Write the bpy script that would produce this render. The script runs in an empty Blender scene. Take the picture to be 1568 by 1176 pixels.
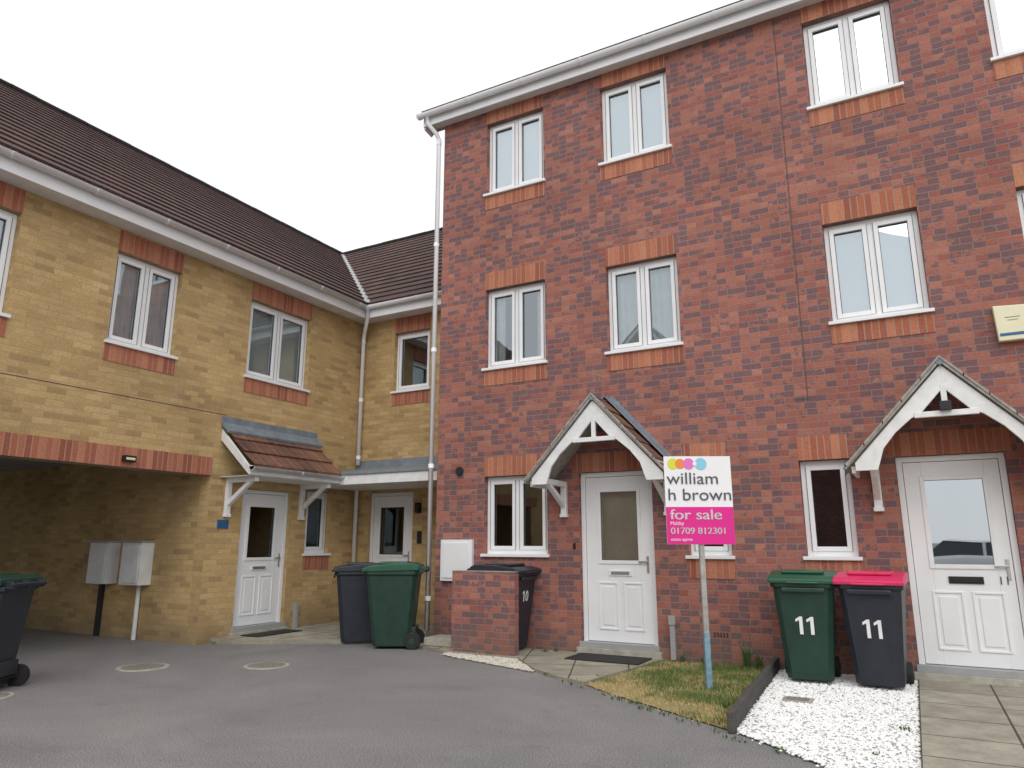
import bpy, math, random
from mathutils import Vector, Matrix, noise as mn
random.seed(7)
S=bpy.context.scene
S.view_settings.view_transform='Standard'; S.view_settings.look='None'; S.view_settings.exposure=0
# ---------------------------------------------------------------- materials
def newmat(name):
    m=bpy.data.materials.new(name); m.use_nodes=True
    nt=m.node_tree; b=nt.nodes['Principled BSDF']
    return m,nt,b
def N(nt,t,**k):
    n=nt.nodes.new(t)
    for a,v in k.items(): setattr(n,a,v)
    return n
def ramp(nt,stops,interp='LINEAR'):
    r=N(nt,'ShaderNodeValToRGB'); cr=r.color_ramp; cr.interpolation=interp
    while len(cr.elements)<len(stops): cr.elements.new(0.5)
    for e,(p,c) in zip(cr.elements,stops):
        e.position=p; e.color=(c[0],c[1],c[2],1)
    return r
def mixc(nt,fac,a,b,mode='MIX'):
    m=N(nt,'ShaderNodeMix',data_type='RGBA',blend_type=mode)
    for sock,v in ((m.inputs[0],fac),(m.inputs[6],a),(m.inputs[7],b)):
        if hasattr(v,'is_output'): nt.links.new(v,sock)
        elif isinstance(v,(int,float)): sock.default_value=v
        else: sock.default_value=(v[0],v[1],v[2],1)
    return m.outputs[2]
def noise(nt,vec,scale,detail=4,rough=.55,dist=0):
    n=N(nt,'ShaderNodeTexNoise'); n.inputs['Scale'].default_value=scale
    n.inputs['Detail'].default_value=detail; n.inputs['Roughness'].default_value=rough
    n.inputs['Distortion'].default_value=dist
    if vec is not None: nt.links.new(vec,n.inputs['Vector'])
    return n.outputs['Fac']
def bump(nt,b,h,strength=.3,dist=.01):
    bm=N(nt,'ShaderNodeBump'); bm.inputs['Strength'].default_value=strength
    bm.inputs['Distance'].default_value=dist
    nt.links.new(h,bm.inputs['Height']); nt.links.new(bm.outputs['Normal'],b.inputs['Normal']); return bm
def mth(nt,op,a,b=None,c=None):
    m=N(nt,'ShaderNodeMath',operation=op)
    for i,v in enumerate((a,b,c)):
        if v is None: continue
        if hasattr(v,'is_output'): nt.links.new(v,m.inputs[i])
        else: m.inputs[i].default_value=v
    return m.outputs[0]
def plain(name,col,rough=.5,var=.12,scale=6,bumps=.0,metal=0,coat=0,spec=.5):
    m,nt,b=newmat(name)
    g=N(nt,'ShaderNodeNewGeometry').outputs['Position']
    n=noise(nt,g,scale,4,.6)
    r=ramp(nt,[(.3,[c*(1-var) for c in col]),(.7,[min(1,c*(1+var*.5)) for c in col])])
    nt.links.new(n,r.inputs[0]); nt.links.new(r.outputs[0],b.inputs['Base Color'])
    b.inputs['Roughness'].default_value=rough; b.inputs['Metallic'].default_value=metal
    b.inputs['Specular IOR Level'].default_value=spec
    if bumps: bump(nt,b,noise(nt,g,scale*15,2),bumps,.004)
    return m
def brickmat(name,cols,mortar,bw=.225,bh=.075,off=.5,ms=.006,smear=None,stain=.25,stainc=(.5,.5,.5),smth=.5):
    m,nt,b=newmat(name)
    uv=N(nt,'ShaderNodeUVMap').outputs[0]
    nz=N(nt,'ShaderNodeTexNoise'); nz.inputs['Scale'].default_value=7; nz.inputs['Detail'].default_value=1; nt.links.new(uv,nz.inputs['Vector'])
    vm=N(nt,'ShaderNodeVectorMath',operation='MULTIPLY_ADD')
    nt.links.new(nz.outputs['Color'],vm.inputs[0]); vm.inputs[1].default_value=(.008,.008,0); nt.links.new(uv,vm.inputs[2])
    def brick(w,o,s):
        br=N(nt,'ShaderNodeTexBrick'); br.offset=o; br.squash=1
        nt.links.new(vm.outputs[0],br.inputs['Vector'])
        br.inputs['Color1'].default_value=(0,0,0,1); br.inputs['Color2'].default_value=(1,1,1,1); br.inputs['Mortar'].default_value=(.5,.5,.5,1)
        br.inputs['Scale'].default_value=1; br.inputs['Mortar Size'].default_value=s; br.inputs['Mortar Smooth'].default_value=.25
        br.inputs['Bias'].default_value=0; br.inputs['Brick Width'].default_value=w; br.inputs['Row Height'].default_value=bh
        return br
    br=brick(bw,off,ms)
    k=len(cols); r=ramp(nt,[((i+.5)/k,c) for i,c in enumerate(cols)])
    nt.links.new(br.outputs['Color'],r.inputs[0]); col=r.outputs[0]
    n2=noise(nt,uv,38,3,.65)
    if smear:
        # half-brick kiln marks: dark mauve ends, ragged edge from noise
        b2=brick(bw/2,0,0.0)
        v=mth(nt,'ADD',b2.outputs['Color'],mth(nt,'MULTIPLY_ADD',noise(nt,uv,14,2,.5),.9,-.45))
        s=ramp(nt,[(smth-.04,(0,0,0)),(smth+.06,(1,1,1))]); nt.links.new(v,s.inputs[0])
        col=mixc(nt,mth(nt,'MULTIPLY',s.outputs[0],.82),col,smear)
    r2=ramp(nt,[(.25,(.74,.74,.74)),(.75,(1.16,1.14,1.12))]); nt.links.new(n2,r2.inputs[0])
    col=mixc(nt,1.0,col,r2.outputs[0],'MULTIPLY')
    col=mixc(nt,br.outputs['Fac'],col,mortar)
    big=noise(nt,uv,.7,4,.6); r3=ramp(nt,[(.35,(1-stain,)*3),(.68,(1.08,1.08,1.08))]); nt.links.new(big,r3.inputs[0])
    col=mixc(nt,1.0,col,r3.outputs[0],'MULTIPLY')
    sal=noise(nt,uv,1.9,5,.7); r4=ramp(nt,[(.60,(0,0,0)),(.8,(.28,.28,.28))]); nt.links.new(sal,r4.inputs[0])
    col=mixc(nt,r4.outputs[0],col,stainc)
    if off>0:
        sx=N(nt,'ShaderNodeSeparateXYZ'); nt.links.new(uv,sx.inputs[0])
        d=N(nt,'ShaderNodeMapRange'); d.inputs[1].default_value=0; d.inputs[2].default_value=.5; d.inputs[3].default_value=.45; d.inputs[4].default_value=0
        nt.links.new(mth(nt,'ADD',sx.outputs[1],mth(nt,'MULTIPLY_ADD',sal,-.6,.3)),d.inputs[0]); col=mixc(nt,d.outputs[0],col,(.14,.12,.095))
    nt.links.new(col,b.inputs['Base Color']); b.inputs['Roughness'].default_value=.9; b.inputs['Specular IOR Level'].default_value=.2
    h=mth(nt,'SUBTRACT',mth(nt,'MULTIPLY',n2,.25),mth(nt,'MULTIPLY',br.outputs['Fac'],1.0))
    bump(nt,b,h,.6,.006)
    return m
M={}
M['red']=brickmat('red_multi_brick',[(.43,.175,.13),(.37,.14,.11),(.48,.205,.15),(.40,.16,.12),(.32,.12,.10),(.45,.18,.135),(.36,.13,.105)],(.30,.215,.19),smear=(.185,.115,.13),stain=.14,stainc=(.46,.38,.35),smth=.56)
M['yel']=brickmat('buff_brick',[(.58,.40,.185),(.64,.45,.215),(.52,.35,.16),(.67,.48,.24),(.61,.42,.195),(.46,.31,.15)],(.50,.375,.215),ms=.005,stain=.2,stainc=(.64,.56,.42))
M['sold']=brickmat('orange_soldier_brick',[(.46,.165,.095),(.60,.25,.145),(.40,.135,.085),(.53,.20,.115),(.36,.12,.08)],(.42,.27,.21),bw=.075,bh=.40,off=0,ms=.008,stain=.12,stainc=(.5,.35,.28))
def tilemat(name,c1,c2,tw=.3,roll=.15):
    m,nt,b=newmat(name); uv=N(nt,'ShaderNodeUVMap').outputs[0]
    br=N(nt,'ShaderNodeTexBrick'); br.offset=0.5; nt.links.new(uv,br.inputs['Vector'])
    br.inputs['Color1'].default_value=(*c1,1); br.inputs['Color2'].default_value=(*c2,1); br.inputs['Mortar'].default_value=(.02,.015,.014,1)
    br.inputs['Scale'].default_value=1; br.inputs['Mortar Size'].default_value=.004; br.inputs['Brick Width'].default_value=tw; br.inputs['Row Height'].default_value=1.0
    n=noise(nt,uv,3,5,.7); r=ramp(nt,[(.3,(.7,.7,.7)),(.7,(1.2,1.2,1.2))]); nt.links.new(n,r.inputs[0])
    col=mixc(nt,1,br.outputs['Color'],r.outputs[0],'MULTIPLY')
    nt.links.new(col,b.inputs['Base Color']); b.inputs['Roughness'].default_value=.8; b.inputs['Specular IOR Level'].default_value=.3
    sx=N(nt,'ShaderNodeSeparateXYZ'); nt.links.new(uv,sx.inputs[0])
    s=mth(nt,'SINE',mth(nt,'MULTIPLY',sx.outputs[0],2*math.pi/roll))
    s=mth(nt,'MAXIMUM',s,-.2)
    bump(nt,b,s,.55,.02)
    return m
M['tile']=tilemat('brown_concrete_tile',(.085,.055,.05),(.12,.07,.062))
M['tile2']=tilemat('rustic_tile',(.27,.135,.085),(.13,.07,.055))
M['white']=plain('white_upvc',(.86,.87,.88),.35,.05,3)
M['whitewood']=plain('white_painted_timber',(.84,.85,.84),.5,.12,9,.1)
M['grime']=plain('weathered_white_soffit',(.76,.77,.76),.5,.14,4)
M['lead']=plain('lead_flashing',(.22,.26,.30),.55,.25,7,.2,.1)
M['dark']=plain('black_plastic',(.012,.013,.016),.45,.2,5)
M['bblack']=plain('charcoal_bin_plastic',(.026,.030,.042),.42,.25,8,.15)
M['bgreen']=plain('green_bin_plastic',(.016,.052,.036),.42,.25,8,.15)
M['glid']=plain('green_lid_plastic',(.02,.10,.055),.4,.15,8,.1)
M['pink']=plain('red_lid_plastic',(.70,.03,.13),.4,.12,8)
M['rubber']=plain('rubber',(.02,.02,.02),.8,.2,20)
M['grey']=plain('grey_plastic',(.36,.37,.37),.5,.1,10)
M['metal']=plain('brushed_metal',(.55,.55,.55),.35,.08,20,0,.9)
M['cream']=plain('cream_plastic',(.82,.78,.55),.4,.05,8)
M['blue']=plain('blue_enamel',(.03,.12,.28),.4,.1,8)
M['inside']=plain('room_interior',(.42,.41,.39),.9,.15,2)
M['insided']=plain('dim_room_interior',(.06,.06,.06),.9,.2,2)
M['blind']=plain('pale_roller_blind',(.78,.83,.83),.8,.06,2)
M['curt']=plain('grey_net_curtain',(.74,.77,.76),.9,.12,5)
M['tan']=plain('tan_door_blind',(.54,.50,.35),.8,.08,3)
M['ceil']=plain('carport_soffit_board',(.34,.33,.32),.8,.15,2)
M['wood']=plain('weathered_grey_timber',(.42,.40,.38),.8,.3,14,.4)
M['woodd']=plain('dark_sleeper_timber',(.085,.078,.073),.85,.4,14,.5)
M['joint']=plain('joint_sealant',(.13,.09,.08),.9,.2,10)
M['bluepaint']=plain('faded_blue_paint',(.20,.34,.42),.7,.3,20)
M['signw']=plain('sign_white',(.88,.88,.89),.4,.03,3)
M['signp']=plain('sign_magenta',(.76,.012,.27),.4,.04,3)
M['sgrey']=plain('sign_text_grey',(.08,.08,.09),.5,.02,3)
M['syel']=plain('sign_yellow_green',(.70,.72,.05),.4,.02,3)
M['sor']=plain('sign_orange',(.85,.26,.04),.4,.02,3)
M['spk']=plain('sign_lilac_pink',(.78,.18,.55),.4,.02,3)
M['sbl']=plain('sign_sky_blue',(.25,.62,.78),.4,.02,3)
M['concrete']=plain('concrete_kerb',(.42,.40,.34),.9,.25,9,.5)
M['verge']=plain('mortared_verge',(.38,.36,.31),.9,.3,14,.5)
M['iron']=plain('cast_iron_cover',(.26,.24,.20),.7,.25,25,.6)
M['carw']=plain('white_car_paint',(.75,.76,.78),.25,.03,2)
M['carg']=plain('car_window_glass',(.02,.025,.03),.08,.1,2)
def glassmat(name,base,tint,rough=.01):
    m,nt,b=newmat(name); nt.nodes.remove(b); out=nt.nodes['Material Output']
    tr=N(nt,'ShaderNodeBsdfTransparent'); tr.inputs[0].default_value=(*tint,1)
    gl=N(nt,'ShaderNodeBsdfGlossy'); gl.inputs['Roughness'].default_value=rough; gl.inputs['Color'].default_value=(.88,.95,1,1)
    g=N(nt,'ShaderNodeNewGeometry').outputs['Position']
    nz=noise(nt,g,1.3,1,.4); bm=N(nt,'ShaderNodeBump'); bm.inputs['Strength'].default_value=.25; bm.inputs['Distance'].default_value=.012
    nt.links.new(nz,bm.inputs['Height']); nt.links.new(bm.outputs[0],gl.inputs['Normal'])
    fr=N(nt,'ShaderNodeFresnel'); fr.inputs['IOR'].default_value=1.5
    f=mth(nt,'MINIMUM',mth(nt,'MULTIPLY_ADD',fr.outputs[0],1.6,base),.95)
    mx=N(nt,'ShaderNodeMixShader'); nt.links.new(f,mx.inputs[0]); nt.links.new(tr.outputs[0],mx.inputs[1]); nt.links.new(gl.outputs[0],mx.inputs[2])
    nt.links.new(mx.outputs[0],out.inputs[0]); return m
M['glass']=glassmat('double_glazing',.22,(.82,.88,.88))
M['glassup']=glassmat('double_glazing_coated',.46,(.82,.9,.9))
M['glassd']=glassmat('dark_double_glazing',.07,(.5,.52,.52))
def asphalt():
    m,nt,b=newmat('asphalt'); g=N(nt,'ShaderNodeNewGeometry').outputs['Position']
    fine=noise(nt,g,95,3,.8); r=ramp(nt,[(.3,(.09,.088,.09)),(.5,(.225,.22,.222)),(.7,(.48,.465,.455))]); nt.links.new(fine,r.inputs[0])
    big=noise(nt,g,.45,6,.7,.6); r2=ramp(nt,[(.3,(.78,.78,.78)),(.7,(1.14,1.13,1.10))]); nt.links.new(big,r2.inputs[0])
    col=mixc(nt,1,r.outputs[0],r2.outputs[0],'MULTIPLY')
    st=noise(nt,g,2.2,6,.75,1.2); r3=ramp(nt,[(.58,(0,0,0)),(.74,(.4,.4,.4))]); nt.links.new(st,r3.inputs[0])
    col=mixc(nt,r3.outputs[0],col,(.11,.107,.10))
    nt.links.new(col,b.inputs['Base Color']); b.inputs['Roughness'].default_value=.9; b.inputs['Specular IOR Level'].default_value=.25
    bump(nt,b,fine,.6,.008); return m
M['asphalt']=asphalt()
def slabmat(name,c1,c2,w,h):
    m,nt,b=newmat(name); uv=N(nt,'ShaderNodeUVMap').outputs[0]
    br=N(nt,'ShaderNodeTexBrick'); br.offset=0; nt.links.new(uv,br.inputs['Vector'])
    br.inputs['Color1'].default_value=(*c1,1); br.inputs['Color2'].default_value=(*c2,1); br.inputs['Mortar'].default_value=(.09,.085,.06,1)
    br.inputs['Scale'].default_value=1; br.inputs['Mortar Size'].default_value=.009; br.inputs['Brick Width'].default_value=w; br.inputs['Row Height'].default_value=h
    n=noise(nt,uv,3.5,7,.75); r=ramp(nt,[(.3,(.58,.58,.54)),(.7,(1.18,1.17,1.12))]); nt.links.new(n,r.inputs[0])
    f=noise(nt,uv,120,2); r2=ramp(nt,[(.3,(.85,.85,.85)),(.7,(1.1,1.1,1.1))]); nt.links.new(f,r2.inputs[0])
    col=mixc(nt,1,mixc(nt,1,br.outputs['Color'],r.outputs[0],'MULTIPLY'),r2.outputs[0],'MULTIPLY')
    nt.links.new(col,b.inputs['Base Color']); b.inputs['Roughness'].default_value=.9
    h_=mth(nt,'SUBTRACT',mth(nt,'MULTIPLY',f,.3),br.outputs['Fac']); bump(nt,b,h_,.6,.006); return m
M['slab']=slabmat('paving_slabs',(.34,.315,.26),(.42,.39,.33),.6,.6)
def pebble(name,c1,c2,sc):
    m,nt,b=newmat(name); g=N(nt,'ShaderNodeNewGeometry').outputs['Position']
    v=N(nt,'ShaderNodeTexVoronoi'); v.inputs['Scale'].default_value=sc; nt.links.new(g,v.inputs['Vector'])
    sx=N(nt,'ShaderNodeSeparateColor'); nt.links.new(v.outputs['Color'],sx.inputs[0])
    r=ramp(nt,[(0,c1),(1,c2)]); nt.links.new(sx.outputs[0],r.inputs[0]); 
    d=ramp(nt,[(.2,(1,1,1)),(.75,(.45,.45,.45))]); nt.links.new(v.outputs['Distance'],d.inputs[0])
    col=mixc(nt,1,r.outputs[0],d.outputs[0],'MULTIPLY')
    nt.links.new(col,b.inputs['Base Color']); b.inputs['Roughness'].default_value=.85
    bump(nt,b,mth(nt,'SUBTRACT',1,v.outputs['Distance']),.8,.015); return m
M['wgrav']=pebble('white_chippings',(.72,.72,.70),(.88,.88,.87),60)
M['wstone']=plain('white_stone',(.88,.88,.86),.8,.12,30)
M['bgrav']=pebble('beige_gravel',(.50,.45,.38),(.72,.68,.60),55)
M['bstone']=plain('beige_stone',(.64,.60,.52),.8,.3,30)
def turf():
    m,nt,b=newmat('dry_turf'); g=N(nt,'ShaderNodeNewGeometry').outputs['Position']
    n=noise(nt,g,1.6,5,.7); r=ramp(nt,[(.35,(.46,.36,.18)),(.5,(.34,.28,.12)),(.68,(.16,.17,.06))]); nt.links.new(n,r.inputs[0])
    nt.links.new(r.outputs[0],b.inputs['Base Color']); b.inputs['Roughness'].default_value=1
    bump(nt,b,noise(nt,g,90,2),.8,.02); return m
M['turf']=turf()
M['bladeg']=plain('green_blades',(.16,.22,.06),.7,.35,12)
M['bladey']=plain('straw_blades',(.55,.43,.21),.8,.3,12)
M['leaf']=plain('weed_leaf',(.07,.14,.04),.6,.3,20)
# ---------------------------------------------------------------- mesh builder
ID=lambda a,c,z:(a,c,z)
class MB:
    def __init__(s): s.v=[];s.f=[];s.uv=[];s.sm=[]
    def face(s,pts,uvs,smooth=False):
        i=len(s.v); s.v+= [tuple(p) for p in pts]; s.f.append(tuple(range(i,i+len(pts)))); s.uv.append(uvs); s.sm.append(smooth)
    def quad(s,F,pts,smooth=False,uv=None):
        w=[F(*p) for p in pts]
        if uv is None:
            n=(Vector(pts[1])-Vector(pts[0])).cross(Vector(pts[2])-Vector(pts[0]))
            ax=max(range(3),key=lambda k:abs(n[k]))
            uv=[((p[1],p[2]) if ax==0 else (p[0],p[2]) if ax==1 else (p[0],p[1])) for p in pts]
        s.face(w,uv,smooth)
    def box(s,F,a0,a1,c0,c1,z0,z1,vz=None):
        P=[(a0,c0,z0),(a1,c0,z0),(a1,c1,z0),(a0,c1,z0),(a0,c0,z1),(a1,c0,z1),(a1,c1,z1),(a0,c1,z1)]
        base=len(s.v); s.v+=[tuple(F(*p)) for p in P]
        for fi,q in enumerate([(0,3,2,1),(4,5,6,7),(0,1,5,4),(1,2,6,5),(2,3,7,6),(3,0,4,7)]):
            ax=(2,2,1,0,1,0)[fi]
            s.f.append(tuple(base+k for k in q)); s.sm.append(False)
            oz=vz if vz is not None else 0
            s.uv.append([((P[k][1],P[k][2]-oz) if ax==0 else (P[k][0],P[k][2]-oz) if ax==1 else (P[k][0],P[k][1])) for k in q])
    def prism(s,F,poly,c0,c1,plane='az'):
        def mk(p,t): return (p[0],t,p[1]) if plane=='az' else ((t,p[0],p[1]) if plane=='cz' else (p[0],p[1],t))
        n=len(poly); A=[mk(p,c0) for p in poly]; B=[mk(p,c1) for p in poly]
        base=len(s.v); s.v+=[tuple(F(*p)) for p in A+B]
        s.f.append(tuple(base+i for i in range(n))); s.uv.append([tuple(p) for p in poly]); s.sm.append(False)
        s.f.append(tuple(base+n+i for i in reversed(range(n)))); s.uv.append([tuple(p) for p in reversed(poly)]); s.sm.append(False)
        for i in range(n):
            j=(i+1)%n
            s.f.append((base+i,base+n+i,base+n+j,base+j)); s.uv.append([poly[i],poly[i],poly[j],poly[j]]); s.sm.append(False)
    def tube(s,pts,r,seg=12,cap=True,half=False):
        pts=[Vector(p) for p in pts]; rings=[]
        m=seg+(1 if half else 0)
        for i,p in enumerate(pts):
            d=(pts[min(i+1,len(pts)-1)]-pts[max(i-1,0)]).normalized()
            up=Vector((0,0,1)) if abs(d.z)<.9 else Vector((0,1,0))
            x=d.cross(up).normalized(); y=x.cross(d).normalized()
            base=len(s.v)
            for k in range(m):
                a=(math.pi+math.pi*k/seg) if half else 2*math.pi*k/seg
                s.v.append(tuple(p+x*math.cos(a)*r+y*math.sin(a)*r))
            rings.append(base)
        for i in range(len(pts)-1):
            for k in range(m-1 if half else m):
                a,b=rings[i]+k,rings[i]+(k+1)%m; c,d=rings[i+1]+(k+1)%m,rings[i+1]+k
                s.f.append((a,b,c,d)); s.uv.append([(0,0)]*4); s.sm.append(True)
        if cap:
            for rr in (rings[0],rings[-1]):
                s.f.append(tuple(rr+k for k in range(m))); s.uv.append([(0,0)]*m); s.sm.append(False)
    def loft(s,F,rings,cap=True,smooth=False):
        bs=[]
        for r in rings:
            bs.append(len(s.v)); s.v+=[tuple(F(*p)) for p in r]
        n=len(rings[0])
        for a,b in zip(bs,bs[1:]):
            for k in range(n):
                j=(k+1)%n; s.f.append((a+k,a+j,b+j,b+k)); s.uv.append([(0,0)]*4); s.sm.append(smooth)
        if cap:
            s.f.append(tuple(reversed(range(bs[0],bs[0]+n)))); s.uv.append([(0,0)]*n); s.sm.append(False)
            s.f.append(tuple(range(bs[-1],bs[-1]+n))); s.uv.append([(0,0)]*n); s.sm.append(False)
    def obj(s,name,mats,parent=None,bevel=0,midx=None):
        me=bpy.data.meshes.new(name); me.from_pydata(s.v,[],s.f)
        ul=me.uv_layers.new(name='UVMap')
        flat=[c for f in s.uv for p in f for c in p]; ul.data.foreach_set('uv',flat)
        me.polygons.foreach_set('use_smooth',s.sm)
        if not isinstance(mats,(list,tuple)): mats=[mats]
        for m in mats: me.materials.append(m)
        if midx: me.polygons.foreach_set('material_index',midx)
        me.update()
        o=bpy.data.objects.new(name,me); S.collection.objects.link(o)
        if parent: o.parent=parent
        if bevel:
            b=o.modifiers.new('bev','BEVEL'); b.width=bevel; b.segments=2; b.limit_method='ANGLE'; b.angle_limit=math.radians(50)
        return o
def empty(name,loc=(0,0,0),rz=0):
    e=bpy.data.objects.new(name,None); e.location=loc; e.rotation_euler=(0,0,rz); e.empty_display_size=.3
    S.collection.objects.link(e); return e
PARTS={}
def part(h,name,mat,bevel=0):
    k=(h,name)
    if k not in PARTS: PARTS[k]=(MB(),mat,bevel)
    return PARTS[k][0]
def text(body,size,mat,parent,mw,name,ext=.002,align='LEFT',sx=1):
    c=bpy.data.curves.new(name,'FONT'); c.body=body; c.size=size; c.extrude=ext; c.align_x=align
    o=bpy.data.objects.new(name+'_tmp',c); S.collection.objects.link(o)
    bpy.context.view_layer.update()
    me=bpy.data.meshes.new_from_object(o.evaluated_get(bpy.context.evaluated_depsgraph_get()))
    bpy.data.objects.remove(o)
    me.materials.clear(); me.materials.append(M[mat])
    ob=bpy.data.objects.new(name,me); S.collection.objects.link(ob); ob.parent=parent
    ob.matrix_local=mw@Matrix.Diagonal((sx,1,1,1)); return ob
# ---------------------------------------------------------------- wall helpers
def wall(mb,F,a0,a1,z0,z1,ops):
    As=sorted(set([a0,a1]+[x for o in ops for x in o[:2]])); Zs=sorted(set([z0,z1]+[x for o in ops for x in o[2:4]]))
    As=[a for a in As if a0<=a<=a1]; Zs=[z for z in Zs if z0<=z<=z1]
    for i in range(len(As)-1):
        for j in range(len(Zs)-1):
            ca=(As[i]+As[i+1])/2; cz=(Zs[j]+Zs[j+1])/2
            if any(o[0]<ca<o[1] and o[2]<cz<o[3] for o in ops): continue
            mb.quad(F,[(As[i],0,Zs[j]),(As[i+1],0,Zs[j]),(As[i+1],0,Zs[j+1]),(As[i],0,Zs[j+1])])
    for o in ops:
        d=.2; l,r,b,t=o[:4]
        mb.quad(F,[(l,0,b),(l,d,b),(l,d,t),(l,0,t)]); mb.quad(F,[(r,0,b),(r,d,b),(r,d,t),(r,0,t)])
        mb.quad(F,[(l,0,t),(r,0,t),(r,d,t),(l,d,t)]); mb.quad(F,[(l,0,b),(r,0,b),(r,d,b),(l,d,b)])
def room(h,F,l,r,b,t,kind):
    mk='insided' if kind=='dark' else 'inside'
    mb=part(h,'rooms_'+mk,M[mk]); e=.25; D=1.3
    l2,r2,b2,t2=l-e,r+e,b-.5,t+.2
    mb.quad(F,[(l2,D,b2),(r2,D,b2),(r2,D,t2),(l2,D,t2)])
    mb.quad(F,[(l2,.2,b2),(l2,D,b2),(l2,D,t2),(l2,.2,t2)]); mb.quad(F,[(r2,.2,b2),(r2,D,b2),(r2,D,t2),(r2,.2,t2)])
    mb.quad(F,[(l2,.2,t2),(r2,.2,t2),(r2,D,t2),(l2,D,t2)]); mb.quad(F,[(l2,.2,b2),(r2,.2,b2),(r2,D,b2),(l2,D,b2)])
    mb.quad(F,[(l2,.2,b2),(l,.2,b2),(l,.2,t2),(l2,.2,t2)]); mb.quad(F,[(r,.2,b2),(r2,.2,b2),(r2,.2,t2),(r,.2,t2)])
    mb.quad(F,[(l,.2,b2),(r,.2,b2),(r,.2,b),(l,.2,b)]); mb.quad(F,[(l,.2,t),(r,.2,t),(r,.2,t2),(l,.2,t2)])
    if kind=='blind':
        part(h,'blinds',M['blind']).box(F,l+.02,r-.02,.195,.199,b+.02,t)
    if kind=='half':
        part(h,'blinds',M['blind']).box(F,l+.02,r-.02,.195,.199,b+.62,t)
    if kind=='tan':
        part(h,'door_blind',M['tan']).box(F,l+.1,r-.1,.195,.199,b+.02,t)
    if kind in('curt','open'):
        mc=part(h,'curtains',M['curt']); n=60
        prev=None
        for i in range(n+1):
            a=l+(r-l)*i/n; c=.18+.010*math.sin(i*1.25)+.006*math.sin(i*.37)
            if prev and not(kind=='open' and .25<i/n<.8): mc.quad(F,[(prev[0],prev[1],b+.0),(a,c,b),(a,c,t),(prev[0],prev[1],t)],True,[(0,0)]*4)
            prev=(a,c)
def lintel(h,F,l,r,z0,z1,name='lintels'):
    part(h,name,M['sold']).box(F,l,r,-.006,.1,z0+.001,z1,vz=z0)
def window(h,F,l,r,b,t,kind='mid',glass='glass',panes=2,lint=.28,sub=.22,sash=(1,1)):
    fr=part(h,'window_frames',M['white'],.004); gl=part(h,'window_glass_'+glass,M[glass]); e=.003
    c0,c1=.085,.15; w=.055; l_,r_,b_,t_=l+e,r-e,b+.03,t-e
    fr.box(F,l_,l_+w,c0,c1,b_,t_); fr.box(F,r_-w,r_,c0,c1,b_,t_)
    fr.box(F,l_+w,r_-w,c0,c1,t_-w,t_); fr.box(F,l_+w,r_-w,c0,c1,b_,b_+w)
    if panes==2:
        m=(l_+r_)/2; fr.box(F,m-.033,m+.033,c0,c1,b_+w,t_-w); bays=[(l_+w,m-.033),(m+.033,r_-w)]
    else: bays=[(l_+w,r_-w)]
    gk=part(h,'glazing_gaskets',M['dark'])
    for i,(p,q) in enumerate(bays):
        s=.05 if sash[i] else .018; cs=.072 if sash[i] else .092
        z0,z1=b_+w,t_-w
        fr.box(F,p,p+s,cs,c1-.01,z0,z1); fr.box(F,q-s,q,cs,c1-.01,z0,z1)
        fr.box(F,p+s,q-s,cs,c1-.01,z1-s,z1); fr.box(F,p+s,q-s,cs,c1-.01,z0,z0+s)
        gl.quad(F,[(p+s,.115,z0+s),(q-s,.115,z0+s),(q-s,.115,z1-s),(p+s,.115,z1-s)])
        g=.006
        for bx in ((p+s,p+s+g,z0+s,z1-s),(q-s-g,q-s,z0+s,z1-s),(p+s,q-s,z1-s-g,z1-s),(p+s,q-s,z0+s,z0+s+g)):
            gk.box(F,bx[0],bx[1],.100,.112,bx[2],bx[3])
        gk.box(F,p-.003,p+.002,cs-.001,cs+.002,z0,z1); gk.box(F,q-.002,q+.003,cs-.001,cs+.002,z0,z1)
    part(h,'window_sills',M['white'],.004).box(F,l-.035,r+.035,-.045,.14,b-.008,b+.03)
    if lint: lintel(h,F,l,r,t,t+lint)
    if sub: 
        part(h,'subsills',M['sold']).box(F,l-.02,r+.02,-.008,.08,b-.01-sub,b-.01,vz=b-.01-sub)
    room(h,F,l,r,b,t,kind)
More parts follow.
